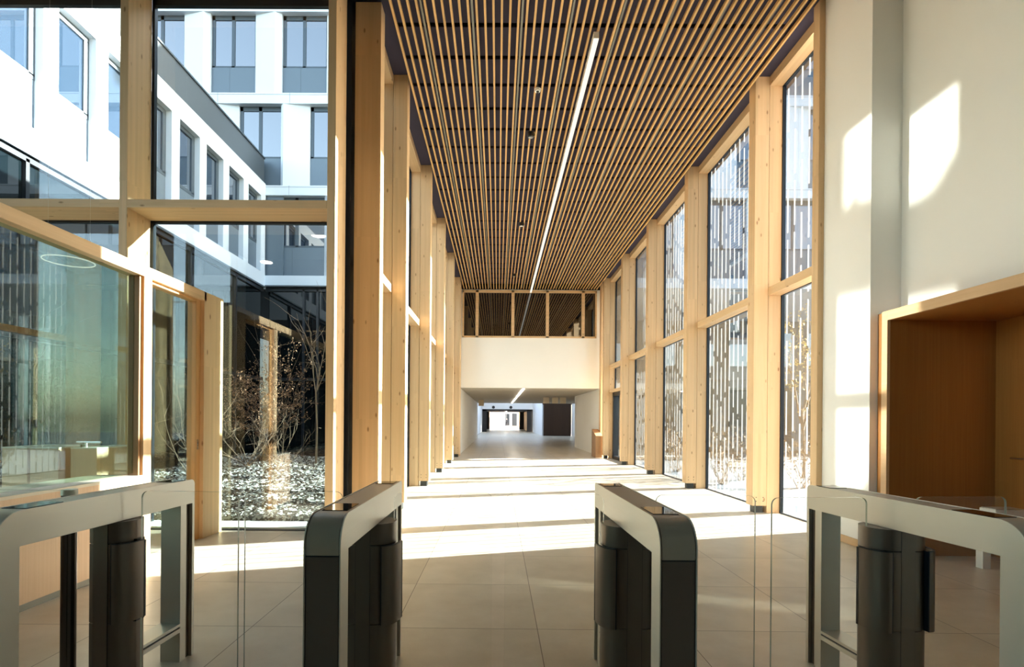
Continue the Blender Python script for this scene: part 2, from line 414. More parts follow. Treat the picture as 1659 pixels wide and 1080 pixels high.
# ------------------------------------------------------------------ side windows (bays)
wi = 0
def bay(side, ya, yb, idx, door=False):
    """glazed bay between the mullions, ya..yb"""
    global wi
    wi += 1
    s = 1 if side == 'R' else -1
    xg = XG_R if side == 'R' else XG_L
    xs = XRs if side == 'R' else XLs; xm = XRm if side == 'R' else XLm
    r = empty('window_%d' % wi, (xg, (ya+yb)/2, 0), None, None, None, 'structure')
    r['label'] = 'tall glazed bay %s on the %s side of the hall' % (['nearest the gates', 'second along', 'third along', 'fourth along', 'fifth along', 'sixth along'][idx], 'right' if s > 0 else 'left')
    MB().box(xs, xm+.0*s, ya, yb, 6.87, ZT+.0).build('top_rail', WY, r, bevel=.004)
    MB().box(xs, xm, ya, yb, 3.50, 3.63).build('transom', WY, r, bevel=.004)
    fr = MB()
    for (a, b_) in ((ya-.0, ya+.03), (yb-.03, yb)): fr.box(xm, xg+.02*s, a, b_, 0, ZT)
    fr.box(xm, xg+.02*s, ya, yb, 6.86, ZT); fr.box(xm, xg+.02*s, ya, yb, 3.49, 3.51); fr.box(xm, xg+.02*s, ya, yb, -.05, .012)
    fr.build('glazing_frame', BLACK, r)
    G = GLASSF if side == 'R' else GLASSL
    MB().box(xg-.004, xg+.004, ya+.025, yb-.025, 3.52, 6.86).build('pane', G, r)
    if not door: MB().box(xg-.004, xg+.004, ya+.025, yb-.025, .02, 3.48).build('pane', G, r)
    else:
        MB().box(xs, xm, ya, yb, 2.56, 2.66).build('transom', WY, r, bevel=.004)
        MB().box(xg-.004, xg+.004, ya+.025, yb-.025, 2.6, 3.48).build('pane', G, r)
ys = [Y0+SP*k for k in range(5)]
bay('R', 7.12, ys[0]+.01, 0)
for k in range(4): bay('R', ys[k]+TH-.01, ys[k+1]+.01, k+1, door=(k == 3))
bay('L', 7.22, ys[0]+.01, 0)
for k in range(4): bay('L', ys[k]+TH-.01, ys[k+1]+.01, k+1)
# dark glazed door in the last right bay
dr = empty('door_1', (4.6, 19.3, 0), 'dark framed glazed door in the last bay on the right', None, None, 'structure')
dm = MB()
for a, b_ in ((17.95, 18.1), (19.2, 19.35), (20.55, 20.7)): dm.box(4.46, 4.66, a, b_, 0, 2.56)
dm.box(4.46, 4.66, 17.95, 20.7, 2.42, 2.56).box(4.46, 4.66, 17.95, 20.7, 0, .12)
dm.build('frame', BLACK, dr)
MB().box(4.57, 4.58, 18.1, 19.2, .12, 2.42).box(4.57, 4.58, 19.35, 20.55, .12, 2.42).build('pane', GLASS, dr)
MB().cyl((4.42, 19.27, .9), .015, .9, n=10).box(4.42, 4.47, 19.26, 19.28, .95, .98).box(4.42, 4.47, 19.26, 19.28, 1.7, 1.73).build('pull_handle', CHROME, dr)

# ------------------------------------------------------------------ end wall with gallery window
ew = MB()
XA, XB = -2.1, 4.75
wl, wr_, wb, wt = -1.50, 4.03, 4.85, 6.80
TL, TR, TZ = -1.60, 4.22, 2.79
ew.box(XA, TL, YW, YW+.3, 0, TZ).box(TR, XB, YW, YW+.3, 0, TZ).box(XA, XB, YW, YW+.3, TZ, wb)
ew.box(XA, wl, YW, YW+.3, wb, 6.83).box(wr_, XB, YW, YW+.3, wb, 6.83).box(wl, wr_, YW, YW+.3, wt, 6.83)
struct(MB().box(XA, XB, YW-.01, YW+.3, 6.832, 7.3).build('wall_back_top', GAPB), 'top of the end wall, coloured black behind the slat ends')  # end wall top coloured black so the gaps between slats stay dark
struct(ew.build('wall_back', WHITE), 'white end wall above the passage')
gw = empty('window_20', (1.25, YW, wb), 'band of five upper gallery windows in the white end wall', None, None, 'structure')
m = MB().box(wl, wr_, YW-.03, YW+.12, wt-.09, wt).box(wl, wr_, YW-.03, YW+.12, wb, wb+.07)
for a, b_ in ((wl, wl+.07), (-.956, -.83), (.519, .645), (1.94, 2.07), (3.41, 3.54), (wr_-.06, wr_)): m.box(a, b_, YW-.03, YW+.12, wb, wt)
m.build('window_frame', WX, gw, bevel=.004)
for a, b_ in ((wl+.07, -.956), (-.83, .519), (.645, 1.94), (2.07, 3.41), (3.54, wr_-.06)):
    MB().box(a, b_, YW+.04, YW+.048, wb+.07, wt-.09).build('pane', MIRU, gw)
# gallery room behind
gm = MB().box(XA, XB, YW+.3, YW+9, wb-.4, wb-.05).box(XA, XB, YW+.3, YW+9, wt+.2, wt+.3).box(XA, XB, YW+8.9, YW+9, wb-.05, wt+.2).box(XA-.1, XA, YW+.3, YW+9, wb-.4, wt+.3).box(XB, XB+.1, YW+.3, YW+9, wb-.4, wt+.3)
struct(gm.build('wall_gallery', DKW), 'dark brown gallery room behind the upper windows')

# ------------------------------------------------------------------ passage beyond
t = MB()
t.box(-1.75, TL, YW+.3, 42, 0, TZ+.3)
struct(t.build('wall_passage_left', WHITE), 'white left wall of the low passage')
struct(MB().box(TR, TR+.15, YW+.3, 29.2, 0, TZ+.3).box(TR+.15, 8.3, 29.0, 29.2, 0, TZ+.3).build('wall_passage_right', WHITE), 'white right wall of the low passage')
struct(MB().box(-1.75, 8.3, YW+.3, 42, TZ, TZ+.25).build('ceiling_passage', plain('passage ceiling', srgb(196, 190, 178), .8)), 'low grey ceiling of the passage')
for i, (ya, yb) in enumerate(((22.4, 30.6), (31.4, 41.2), (66, 84))):
    p = MB().box(1.03, 1.11, ya, yb, TZ-.03 if i < 2 else 2.5, TZ if i < 2 else 2.55)
    tag(p.build('linear_ceiling_light', emit('passage lamp %d' % i, (1, .93, .82), 5.0)), ['bright recessed light strip at the mouth of the passage', 'bright recessed light strip deeper in the passage', 'short light strip in the far dark portal'][i], 'ceiling light', 'light strips in the passage')
# exit sign box and ceiling boxes
tag(MB().box(-1.28, -.93, 34.9, 35.0, TZ-.42, TZ-.02).build('hanging_sign', plain('cream sign', srgb(226, 208, 176), .6)), 'small blank cream sign box hanging in the passage', 'sign')
for x, lb in ((2.55, 'left cream box under the passage ceiling'), (3.05, 'middle cream box under the passage ceiling'), (3.5, 'right cream box under the passage ceiling')):
    tag(MB().box(x, x+.32, 29.9, 30.0, TZ-.38, TZ-.03).build('ceiling_box', plain('cream box', srgb(214, 200, 176), .6)), lb, 'ceiling box', 'cream boxes in the passage')
struct(MB().box(4.3, 6.9, 50, 50.3, 0, 2.95).box(4.2, 8.3, 50, 50.3, 2.95, 6).build('wall_side_room', DKW), 'dark brown timber wall beyond the passage opening')
struct(MB().box(6.95, 7.3, 46, 50.2, 0, 3.2).box(8.0, 8.3, 29, 50.3, 0, 6.1).build('wall_far_right', WHITE), 'warm lit side wall beyond the passage')
struct(MB().box(4.2, 4.35, 50.3, 64, 0, 6).box(-2.2, -1.95, 42, 64, 0, 6).box(4.2, 4.4, 45, 64, 6, 9).box(-2.3, 4.4, 60, 60.2, 6, 9).build('wall_light_court', WHITE2), 'cool white walls of the skylit space with added upstands shading its opening')  # roof-level upstands are added, out of view, to keep the sun out
struct(MB().box(-2.2, 8.3, 42, 45, 5.9, 6.1).box(-2.2, 8.3, 60, 64, 5.9, 6.1).box(4.4, 8.3, 45, 60, 5.9, 6.1).box(-2.2, 8.3, 41.9, 42.1, 3.0, 6).build('ceiling_light_court', WHITE2), 'roof of the skylit space with a long skylight opening')
# portal wall 64 .. 86
pw = MB().box(-2.2, 4.4, 64, 64.2, 2.75, 6).box(-2.2, -1.9, 64, 64.2, 0, 2.75)
struct(pw.build('wall_portal', WHITE2), 'cool white wall around the far dark portal')
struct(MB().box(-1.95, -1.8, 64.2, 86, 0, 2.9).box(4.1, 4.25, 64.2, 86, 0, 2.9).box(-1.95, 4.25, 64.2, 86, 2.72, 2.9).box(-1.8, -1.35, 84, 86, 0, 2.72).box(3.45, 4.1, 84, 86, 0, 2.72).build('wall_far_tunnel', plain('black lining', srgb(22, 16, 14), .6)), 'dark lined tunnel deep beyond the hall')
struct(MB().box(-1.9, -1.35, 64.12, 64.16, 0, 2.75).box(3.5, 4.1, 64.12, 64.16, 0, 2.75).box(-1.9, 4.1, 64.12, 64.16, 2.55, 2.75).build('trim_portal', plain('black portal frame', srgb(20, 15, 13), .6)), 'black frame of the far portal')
struct(MB().box(-3, -1.8, 86, 120, 0, 4).box(4.6, 4.8, 86, 120, 0, 4).build('wall_far_hall', WY), 'sunlit timber walls of the farthest hall')
struct(MB().box(-3, 8, 122, 122.4, 3.1, 7).box(-3, -1.2, 122, 122.4, 0, 3.1).box(4.6, 8, 122, 122.4, 0, 3.1).build('wall_far_end', WHITE2), 'white wall at the end of the farthest hall')
struct(MB().box(-3, 8, 168, 168.3, 0, 5).build('wall_last', WHITE), 'pale wall closing the distant view')
struct(MB().box(1.8, 2.0, 130, 131, 0, 3.1).box(3.4, 4.6, 128, 129, 0, 3.1).box(2.2, 3.1, 140, 141, 0, 3.1).build('wall_far_partitions', BLACK), 'dark partitions in the distance')
tag(MB().cyl((-.55, 63.9, 2.98), .18, .1, axis=1).build('wall_speaker', DPLAST), 'left round black fixture on the cool white far wall', 'speaker', 'round fixtures on the far wall')
tag(MB().cyl((1.55, 63.9, 2.98), .18, .1, axis=1).build('wall_speaker', DPLAST), 'right round black fixture on the cool white far wall', 'speaker', 'round fixtures on the far wall')
# a tiny standing person far away
def person(x, y):
    r = empty('person', (x, y, 0), 'tiny distant person in dark clothes standing at the far end', 'person')
    vs = [(0,0,.95),(0,0,1.2),(0,0,1.42),(0,.0,1.52),(0,-.01,1.66),(-.1,0,.9),(-.11,.02,.5),(-.12,0,.08),(-.12,-.14,.04),(.1,0,.9),(.12,-.02,.5),(.13,0,.08),(.13,-.14,.04),(-.19,0,1.4),(-.24,.02,1.13),(-.22,-.06,.88),(.19,0,1.4),(.24,.02,1.13),(.22,-.06,.88)]
    es = [(0,1),(1,2),(2,3),(3,4),(0,5),(5,6),(6,7),(7,8),(0,9),(9,10),(10,11),(11,12),(2,13),(13,14),(14,15),(2,16),(16,17),(17,18)]
    rad = [.15,.14,.15,.055,.10,.09,.07,.05,.04,.09,.07,.05,.04,.06,.045,.035,.06,.045,.035]
    me = bpy.data.meshes.new('body'); me.from_pydata(vs, es, []); me.materials.append(CLOTHD)
    o = bpy.data.objects.new('body', me); COL.objects.link(o); o.parent = r; WORG[o] = Vector((x, y, 0))
    mo = o.modifiers.new('skin', 'SKIN'); mo.use_smooth_shade = True
    for i, v_ in enumerate(me.skin_vertices[0].data): v_.radius = (rad[i], rad[i]*.8); v_.use_root = (i == 0)
    o.modifiers.new('sub', 'SUBSURF').levels = 1
    h = MB().cyl((x, y-.02, 1.58), .085, .17, n=10, r2=.06).build('face', SKIN, r)
    MB().cyl((x, y+.03, 1.64), .10, .14, n=10, r2=.06).build('hair', DPLAST, r)
person(2.0, 120)
# console / bin by the last right column
bn = MB().prism([(20.95, 0), (21.85, 0), (21.85, 1.12), (20.95, .86)], 0, 3.86, 4.12)
tag(bn.build('waste_bin', [wood('brown bin veneer', 2, srgb(176, 140, 104), srgb(150, 112, 76), knots=False)], bevel=.01), 'brown bin with a sloping top beside the last right column', 'bin')

# ------------------------------------------------------------------ white wall and timber portal on the right
wr = MB()
wr.box(4.25, 5.0, 6.10, 6.98, 0, 7.1)                       # projecting pier
wr.box(4.6, 5.0, -5, 6.10, 2.66, 7.1); wr.box(4.6, 5.0, -5, 2.0, 0, 2.66)
struct(wr.build('wall_right', WHITE), 'tall white plaster wall above the timber niche')
struct(MB().box(4.235, 4.25, 6.14, 6.98, 0, .09).build('baseboard_right', OAKE), 'low pale oak skirting under the white wall')
pf = MB()
pf.box(4.30, 4.335, 5.90, 5.985, 0, 2.705).box(4.30, 4.335, 2.0, 5.90, 2.60, 2.705)
struct(pf.build('trim_1', OAKE, bevel=.002), 'pale oak frame around the niche')
struct(MB().box(4.335, 5.5, 5.90, 6.09, 0, 2.7).build('wall_niche_side', OAK), 'warm brown oak side of the niche')
struct(MB().box(5.5, 5.62, 1.8, 6.05, 0, 2.7).box(4.62, 5.5, 1.85, 2.0, 0, 2.7).build('wall_niche_back', OAK), 'dark oak panelling at the back of the niche')
struct(MB().box(4.335, 5.5, 2.0, 5.90, 2.6, 2.7).build('ceiling_niche', OAK), 'oak soffit of the niche')
dd = empty('door_2', (5.49, 5.1, 0), 'flush oak door with a lever handle inside the niche', None, None, 'structure')
MB().box(5.485, 5.5, 4.75, 5.72, .01, 2.15).build('door_leaf', OAK, dd)
hd = MB().cyl((5.425, 5.64, 1.10), .011, .065, axis=0, n=10).cyl((5.43, 5.50, 1.10), .010, .15, axis=1, n=10)
hd.build('door_handle', CHROME, dd, smooth=True)
# low white bench in front of the niche
bq = empty('pedestal_box', (5.0, 5.4, 0), 'small white box on a white leg half hidden behind the right gate', 'box stand')
MB().box(4.90, 4.98, 5.38, 5.46, 0, .5).build('leg', WPLAST, bq)
MB().box(4.93, 5.24, 5.28, 5.46, .5, .61).build('box', WPLAST, bq, bevel=.006)
MB().box(4.94, 5.23, 5.29, 5.45, .61, .618).build('top_plate', INOX, bq)

# ------------------------------------------------------------------ lobby enclosure behind and left of the camera
struct(MB().box(-9.2, 6.2, -5.2, -5, 0, 7.1).build('wall_lobby_back', DKW), 'dark timber wall behind the lobby')
struct(MB().box(-9.2, -9.0, 3.6, YC, 0, 7.1).build('wall_left_panelled', plain('grey green panelling', srgb(94, 104, 97), .5)), 'grey green panelled end of the left lobby wall')
struct(MB().box(-9.2, -9.0, -5, 3.6, 0, .3).box(-9.2, -9.0, -5, -4.4, .3, 7.1).build('wall_left', WHITE), 'white left wall of the lobby')
lwn = empty('window_40', (-9.1, -.4, .3), 'tall unseen glazing added to let sky light into the lobby', None, None, 'structure')  # out of view; added so sky light reaches the right wall
mm_ = MB()
for a in (-4.4, -1.8, .8, 3.5): mm_.box(-9.2, -9.0, a, a+.1, .3, 7.1)
mm_.build('window_frame', WZ, lwn); MB().box(-9.11, -9.10, -4.3, 3.5, .3, 7.1).build('pane', GLASSL, lwn)

# ------------------------------------------------------------------ courtyard screen (left)
posts = [(-7.18, -7.075), (-4.64, -4.54), (-2.10, -2.0)]
names = ['timber screen post at the far left behind the glass partition', 'tall timber screen post between the two courtyard windows', 'tall timber screen post right of the courtyard window']
for (a, b_), lb in zip(posts, names):
    p = empty('timber_post', ((a+b_)/2, (YF+YC)/2, 0), lb, 'post', 'timber posts of the courtyard screen')
    MB().box(a, b_, YF, YC-.03, 0, 6.95).build('shaft', WZ, p, bevel=.003)
segs = [(-9.0, -7.18), (-7.075, -4.64), (-4.54, -2.10)]
for i, (a, b_) in enumerate(segs):
    r = empty('window_%d' % (30+i), ((a+b_)/2, YC, 0), ['courtyard window at the far left edge', 'left courtyard window beside the partition', 'large courtyard window facing the white wings'][i], None, None, 'structure')
    MB().box(a, b_, YF+.0, YC-.03, 4.015, 4.115).build('transom', WX, r, bevel=.003)
    MB().box(a, b_, YF, YC-.03, 6.90, 7.05).build('top_rail', WX, r)
    f = MB()
    for (p, q) in ((a, a+.035), (b_-.035, b_)): f.box(p, q, YC-.03, YC+.03, .1, 6.95)
    f.box(a, b_, YC-.03, YC+.03, 6.82, 6.95).box(a, b_, YC-.03, YC+.03, 3.99, 4.11)
    f.build('glazing_frame', BLACK, r)
    MB().box(a, b_, YC-.04, YC+.03, 0, .012).build('floor_track', BLACK, r)
    MB().box(a+.03, b_-.03, YC-.004, YC+.004, .012, 3.99).build('pane', GLASSL, r)
    MB().box(a+.03, b_-.03, YC-.004, YC+.004, 4.11, 6.82).build('pane', GLASSL, r)
    MB().box(a, b_, YC+.03, YC+.45, -.1, .03).build('window_sill', plain('white stone sill', srgb(235, 232, 224), .7), r)
ps = empty('steel_post', (-2.0, 7.05, 0), 'black steel post beside the broad near left column', 'post')
MB().box(-2.035, -1.955, 6.96, 7.24, 0, 7.05).build('shaft', DARKBLUE, ps)
MB().box(-2.0, -1.5, 6.96, 6.995, 6.97, 7.06).build('top_bracket', DARKBLUE, ps)

# ------------------------------------------------------------------ glass partition with counter (left)
XPf, XPb = -3.555, -3.72
pt = empty('glass_partition', (-3.64, 4.0, 0), 'timber framed glass partition with a door and low counter on the left', 'partition')
MB().box(XPb, XPf, -1.0, 6.45, 2.875, 2.985).build('head_beam', WY, pt, bevel=.003)
MB().box(XPb, XPf, 6.40, 6.84, 0, 2.985).build('corner_post', WZ, pt, bevel=.003)
MB().box(XPb, XPf, 5.31, 5.43, 0, 2.875).build('post', WZ, pt, bevel=.003)
MB().box(XPb, XPf, 1.2, 1.32, .88, 2.875).build('post', WZ, pt, bevel=.003)
MB().box(XPb+.03, XPf-.03, 5.28, 5.31, .88, 2.875).build('post_rebate', plain('brown rebate', srgb(142, 98, 56), .6), pt)
MB().box(-3.644, -3.636, 1.32, 5.28, .90, 2.875).build('pane', GLASSP, pt)
MB().box(-3.644, -3.636, -1.0, 1.2, .90, 2.875).build('pane', GLASSP, pt)
ct = MB().box(-4.05, XPf, -1.0, 5.31, 0, .855)
cto = ct.build('counter', PLY, pt)
MB().box(-4.05, XPf+.004, -1.0, 5.31, .855, .88).build('counter_top', plain('pale counter top', srgb(206, 194, 172), .35), pt)
MB().box(XPf, XPf+.004, -1, 5.31, 0, .05).build('counter_plinth', RAILM, pt)
# door in the partition
do = MB()
do.box(-3.70, -3.60, 5.43, 5.50, 0, 2.875).box(-3.70, -3.60, 6.30, 6.40, 0, 2.875).box(-3.70, -3.60, 5.50, 6.30, 2.845, 2.875)
dp = do.build('door', wood('door stile', 2, srgb(206, 160, 104), srgb(184, 134, 78), knots=False), pt)
MB().box(-3.652, -3.644, 5.50, 6.30, .02, 2.845).build('door_glass', GLASSL, dp)
MB().box(-3.60, -3.592, 6.33, 6.37, 1.08, 1.2).cyl((-3.6, 6.35, 1.15), .012, .012, axis=0, n=12).build('door_lock', CHROME, dp)
# ring lamp in the room behind the partition
rl = empty('ring_pendant_lamp', (-4.9, 6.0, 3.22), 'slim glowing ring lamp hanging behind the glass partition', 'lamp')
MB().tube([(-4.88+.24*math.cos(a*PI/18), 6.0+.24*math.sin(a*PI/18), 3.22) for a in range(36)], .006, n=8, closed=True).build('ring', emit('ring glow', (1, .96, .88), .5), rl, smooth=True)
w = MB()
for a in (0, PI): w.cyl((-4.88+.24*math.cos(a), 6.0, 3.22), .0008, 3.88, n=4)
w.build('cord', WPLAST, rl)
# wooden reception boxes seen through the partition
for i, (x0, x1, lb) in enumerate(((-5.25, -4.98, 'wooden card pedestal behind the partition, nearest the picture edge'), (-4.95, -4.65, 'wooden card pedestal behind the partition, middle one'), (-4.52, -4.24, 'wooden card pedestal behind the partition with the chrome fitting on top'))):
    q = empty('pedestal', ((x0+x1)/2, 5.9, 0), lb, 'pedestal', 'wooden pedestals behind the partition')
    MB().box(x0, x1, 5.6, 6.2, 0, 1.12).build('body', PLY, q, bevel=.004)
    MB().box(x0, x1, 5.6, 6.2, 1.12, 1.135).build('top', plain('pedestal top %d' % i, srgb(226, 220, 205), .4), q)
    if i == 2: MB().cyl((x0+.12, 5.66, 1.135), .012, .05, n=10).cyl((x0+.02, 5.66, 1.19), .012, .26, axis=0, n=10).cyl((x0+.08, 5.66, 1.135), .025, .03, n=12).build('fitting', CHROME, q)
# round pendant discs high in the lobby (seen mirrored in the screen glass)
for x, y_, lb in ((-5.7, 2.8, 'round lobby disc lamp nearest the partition'), (-5.9, .4, 'round lobby disc lamp furthest behind the gates'), (-3.9, 2.4, 'round lobby disc lamp above the left gate')):
    q = empty('disc_lamp', (x, y_, 5.4), lb, 'lamp', 'round disc lamps in the lobby')
    MB().cyl((x, y_, 5.41), .16, .05, n=24).build('shade', WPLAST, q); MB().cyl((x, y_, 5.40), .15, .01, n=24).build('diffuser', LAMPD, q)
    MB().cyl((x, y_, 5.46), .004, 1.6, n=5).build('cord', DPLAST, q)

# ------------------------------------------------------------------ access gates
def gate(edge=False):
    r = empty('access_gate', (0, 0, 0), 'x', 'access gate', 'slim steel access gates in a row')
    L, Ht, R_, wv_ = 1.25, 1.083, .115, .0725
    arc = [(R_-R_*math.cos(a), Ht-R_+R_*math.sin(a)) for a in [i*PI/2/10 for i in range(11)]]
    rf = .03
    farc = [(L-rf+rf*math.sin(a), Ht-rf+rf*math.cos(a)) for a in [i*PI/2/5 for i in range(6)]]
    outer = [(0, 0)] + arc + farc + [(L, .937), (.105, .937), (.105, 0)]
    MB().prism(outer, 0, -wv_, -wv_+.005).build('side_panel', INOX, r, bevel=.0012)
    MB().prism(outer, 0, wv_-.005, wv_).build('side_panel', INOX, r, bevel=.0012)
    e = .003
    arc2 = [(R_-(R_-e)*math.cos(a), Ht-R_+(R_-e)*math.sin(a)) for a in [i*PI/2/10 for i in range(11)]]
    body = [(e, .932)] + arc2 + [(L-rf, Ht-e), (L-e, Ht-rf), (L-e, .94), (.1, .94), (.1, .932)]
    MB().prism(body, 0, -wv_+.009, wv_-.009).build('top_cover', INOXT, r, smooth=True)
    MB().box(-wv_+.009, wv_-.009, e, .1, .0, .926).build('front_panel', INOXF, r, bevel=.001)
    MB().box(-wv_+.0052, wv_-.0052, e+.004, .098, 0, .936).box(-wv_+.0052, wv_-.0052, .09, L-.01, .945, Ht-.008).build('inner_frame', BLACK, r)
    MB().box(-wv_+.02, wv_-.02, .15, .33, Ht-.004, Ht+.0005).build('card_reader', plain('reader glass', (.01, .01, .012), .04, 0, .9), r)
    MB().box(-wv_+.02, wv_-.02, 1.08, 1.19, Ht-.004, Ht+.0005).build('card_reader', plain('reader glass b', (.01, .01, .012), .04, 0, .9), r)
    # far leg
    MB().box(-wv_+.012, wv_-.012, L-.115, L-.06, 0, .94).box(-wv_, wv_, L-.022, L, 0, .94).build('rear_leg', INOX, r, bevel=.001)
    MB().box(-wv_+.02, wv_-.02, L-.06, L-.022, 0, .94).build('leg_recess', INOXD, r)
    # drive column : rounded plan
    cy0, hw, hd_, rc = .71, (.118 if edge else .145), .105, .095
    cs = .082 if edge else .110
    def rr(hw, hd_, rc, n=7):
        P = []
        for cx_, cy_, a0 in ((hw-rc, hd_-rc, 0), (-hw+rc, hd_-rc, PI/2), (-hw+rc, -hd_+rc, PI), (hw-rc, -hd_+rc, 1.5*PI)):
            for i in range(n): a = a0+i*PI/2/(n-1); P.append((cx_+rc*math.cos(a), cy0+cy_+rc*math.sin(a)))
        if edge: P = [(max(a, -.068), b) for a, b in P]
        return P
    cc = MB().prism(rr(hw, hd_, rc), 2, 0, .43).prism(rr(hw, hd_, rc), 2, .434, .826).prism(rr(hw, hd_, rc), 2, .83, .935)
    co_ = cc.build('drive_column', INOXD, r, smooth=True)
    MB().box(-.036, .036, cy0-hd_-.0015, cy0, .0, .93).build('service_strip', INOXD, co_)
    MB().box(-.0375, .0375, cy0-hd_-.0004, cy0, .0, .93).box(-.05 if edge else -.13, .13, cy0-.03, cy0+.03, .42, .84).build('column_joint', BLACK, co_)
    for s_ in ((1,) if edge else (-1, 1)):
        # curved clamp shell round the column end
        ow, oh, th = .188, hd_+.018, .012
        P = []; N = 10
        for i in range(N+1):
            a = -PI/2 + i*PI/2/N
            P.append((s_*(cs+.066*math.cos(a)), cy0+(oh)*math.sin(a)))
        Q = [(s_*(cs+.054*math.cos(-PI/2+i*PI/2/N)), cy0+(oh-th)*math.sin(-PI/2+i*PI/2/N)) for i in range(N, -1, -1)]
        pl = P+Q
        pts = [(s_*(cs-.012), cy0-oh)] + pl + [(s_*(cs-.012), cy0-oh+th)]
        if s_ < 0: pts = pts[::-1]
        MB().prism(pts, 2, .435, .83).build('leaf_clamp', INOXD, r, smooth=True)
        MB().prism([(p[0]*1.0, p[1]) for p in pts], 2, .829, .8335).box(s_*(cs-.016), s_*(cs-.011), cy0-oh, cy0-.06, .435, .83).build('clamp_seal', BLACK, r)
        MB().box(s_*(cs+.048), s_*(cs+.068), cy0+.0, cy0+.012, .435, .83).build('clamp_edge', BLACK, r)
    # bottom rail between column and rear leg
    MB().box(-.062, .062, cy0+.09, L-.11, .216, .232).box(-.062, .062, cy0+.09, L-.11, .180, .205).build('bottom_rail', INOX, r)
    MB().box(-.056, .056, cy0+.09, L-.11, .203, .218).build('rail_groove', BLACK, r)
    return r
def leaf(s_, par, x0, x1):
    cy0 = .71; z0, z1, rc = .12, 1.083, .035; xa, xb = min(x0, x1), max(x0, x1)
    P = []
    for cx_, cz_, a0 in ((xb-rc, z1-rc, 0), (xa+rc, z1-rc, PI/2), (xa+rc, z0+rc, PI), (xb-rc, z0+rc, 1.5*PI)):
        for i in range(6): a = a0+i*PI/10; P.append((cx_+rc*math.cos(a), cz_+rc*math.sin(a)))
    n = len(P)
    m_ = MB().prism(P, 1, cy0-.006, cy0+.006, 0, side=1)
    o = m_.build('glass_leaf', [GLASSG, GEDGE]); o.parent = par; o.location = WORG[o] - Vector((0, 0, 0)); return o
GP = [(-2.0, 2.03, -2.6), (-.676, 2.05, -.5), (.695, 2.03, 1.0), (2.088, 2.03, 5.4)]
GL_ = ['access gate on the far left beside the wooden counter', 'access gate left of the middle passage', 'access gate right of the middle passage', 'access gate on the far right in front of the oak niche']
gates = [gate(True), gate()]
for i in (2, 3): gates.append(copy_tree(gates[1], (0, 0, 0), 0, GL_[i]))
for i, (a, b_) in enumerate(((None, .647), (-.645, .645), (-.641, .65), (-.645, .645))):
    if a: leaf(-1, gates[i], a, -.135)
    leaf(1, gates[i], .135, b_)
for o, (x, y_, rz), lb in zip(gates, GP, GL_): o.location = (x, y_, 0); o.rotation_euler = (0, 0, math.radians(rz)); o['label'] = lb
# round end post with fixed glass on the far left
ep = empty('barrier_post', (-2.2, 2.72, 0), 'dark polished tube post holding clear glass left of the first gate', 'post')
MB().cyl((-2.2, 2.72, 0), .034, 1.06, n=28).build('tube', TUBE, ep, smooth=True)
MB().cyl((-2.2, 2.72, 1.06), .036, .028, n=28).build('cap', INOX, ep, smooth=True)
MB().prism([(-3.5, .1), (-2.235, .1), (-2.235, 1.083), (-3.5, 1.083)], 1, 2.715, 2.725, 0, side=1).build('glass_panel', [GLASSG, GEDGE], ep)

# ------------------------------------------------------------------ wings of the building around the courtyard
def wing(name, label, fmap, u0, u1, rows, piers, cat='building'):
    pass
XF = -8.83; YB = 20.0; RC = .19
FJ = plain('panel joint line', srgb(120, 126, 132), .6)  # flat grey for the thin joints in the facade bands
lw = empty('building_wing', (XF, 13, 0), 'lower white wing with grey parapet closing the courtyard on the left', 'building')
m = MB()
m.box(XF-6, XF, 4, YB, 6.42, 6.90); m.box(XF-6, XF, 4, YB, 9.70, 10.28)
m.box(XF-6, XF-RC-.05, 4, YB, 6.9, 9.7)
m.build('facade_band', FAC, lw)
pys = [10.21+1.345*j for j in range(-5, 8)]
for y_ in pys: MB().box(XF-RC, XF, y_, y_+.355, 6.9, 9.7).build('pier', FAC, lw)
MB().box(XF-6, XF-.06, 4, YB, 10.28, 11.22).build('parapet', FASC, lw)
MB().box(XF-6.02, XF-.02, 4, YB, 11.22, 11.27).build('parapet_cap', FRAME, lw)
for j in range(len(pys)-1):
    a, b_ = pys[j]+.355, pys[j+1]
    f = MB(); xf = XF-RC+.03
    f.box(xf-.05, xf, a, b_, 7.93, 8.03).box(xf-.05, xf, a, b_, 9.58, 9.7).box(xf-.05, xf, a, a+.07, 8.0, 9.6).box(xf-.05, xf, b_-.14, b_, 8.0, 9.6)
    fo = f.build('window', FRAME, lw)
    MB().box(xf-.04, xf-.03, a+.07, b_-.14, 8.03, 9.58).build('pane', MIRW, fo)
    MB().box(xf-.05, xf-.01, a, b_, 6.9, 7.93).build('panel', PANEL, fo)
gl = MB().box(XF-.14, XF-.12, 4, YB-.1, 0, 6.3)
gl.build('storefront_glass', MIRG, lw)
gf = MB()
for j in range(-2, 4):
    y_ = 9.95+2.665*j
    gf.box(XF-.14, XF-.05, y_-.04, y_+.04, 0, 6.3)
gf.box(XF-.14, XF-.05, 4, YB, 6.24, 6.42).box(XF-.14, XF-.05, 4, YB, 2.9, 3.0)
gf.build('storefront_frame', BLACK, lw)
MB().box(XF-.02, XF+.02, 4, YB, 6.36, 6.42).build('drip_edge', FASC, lw)

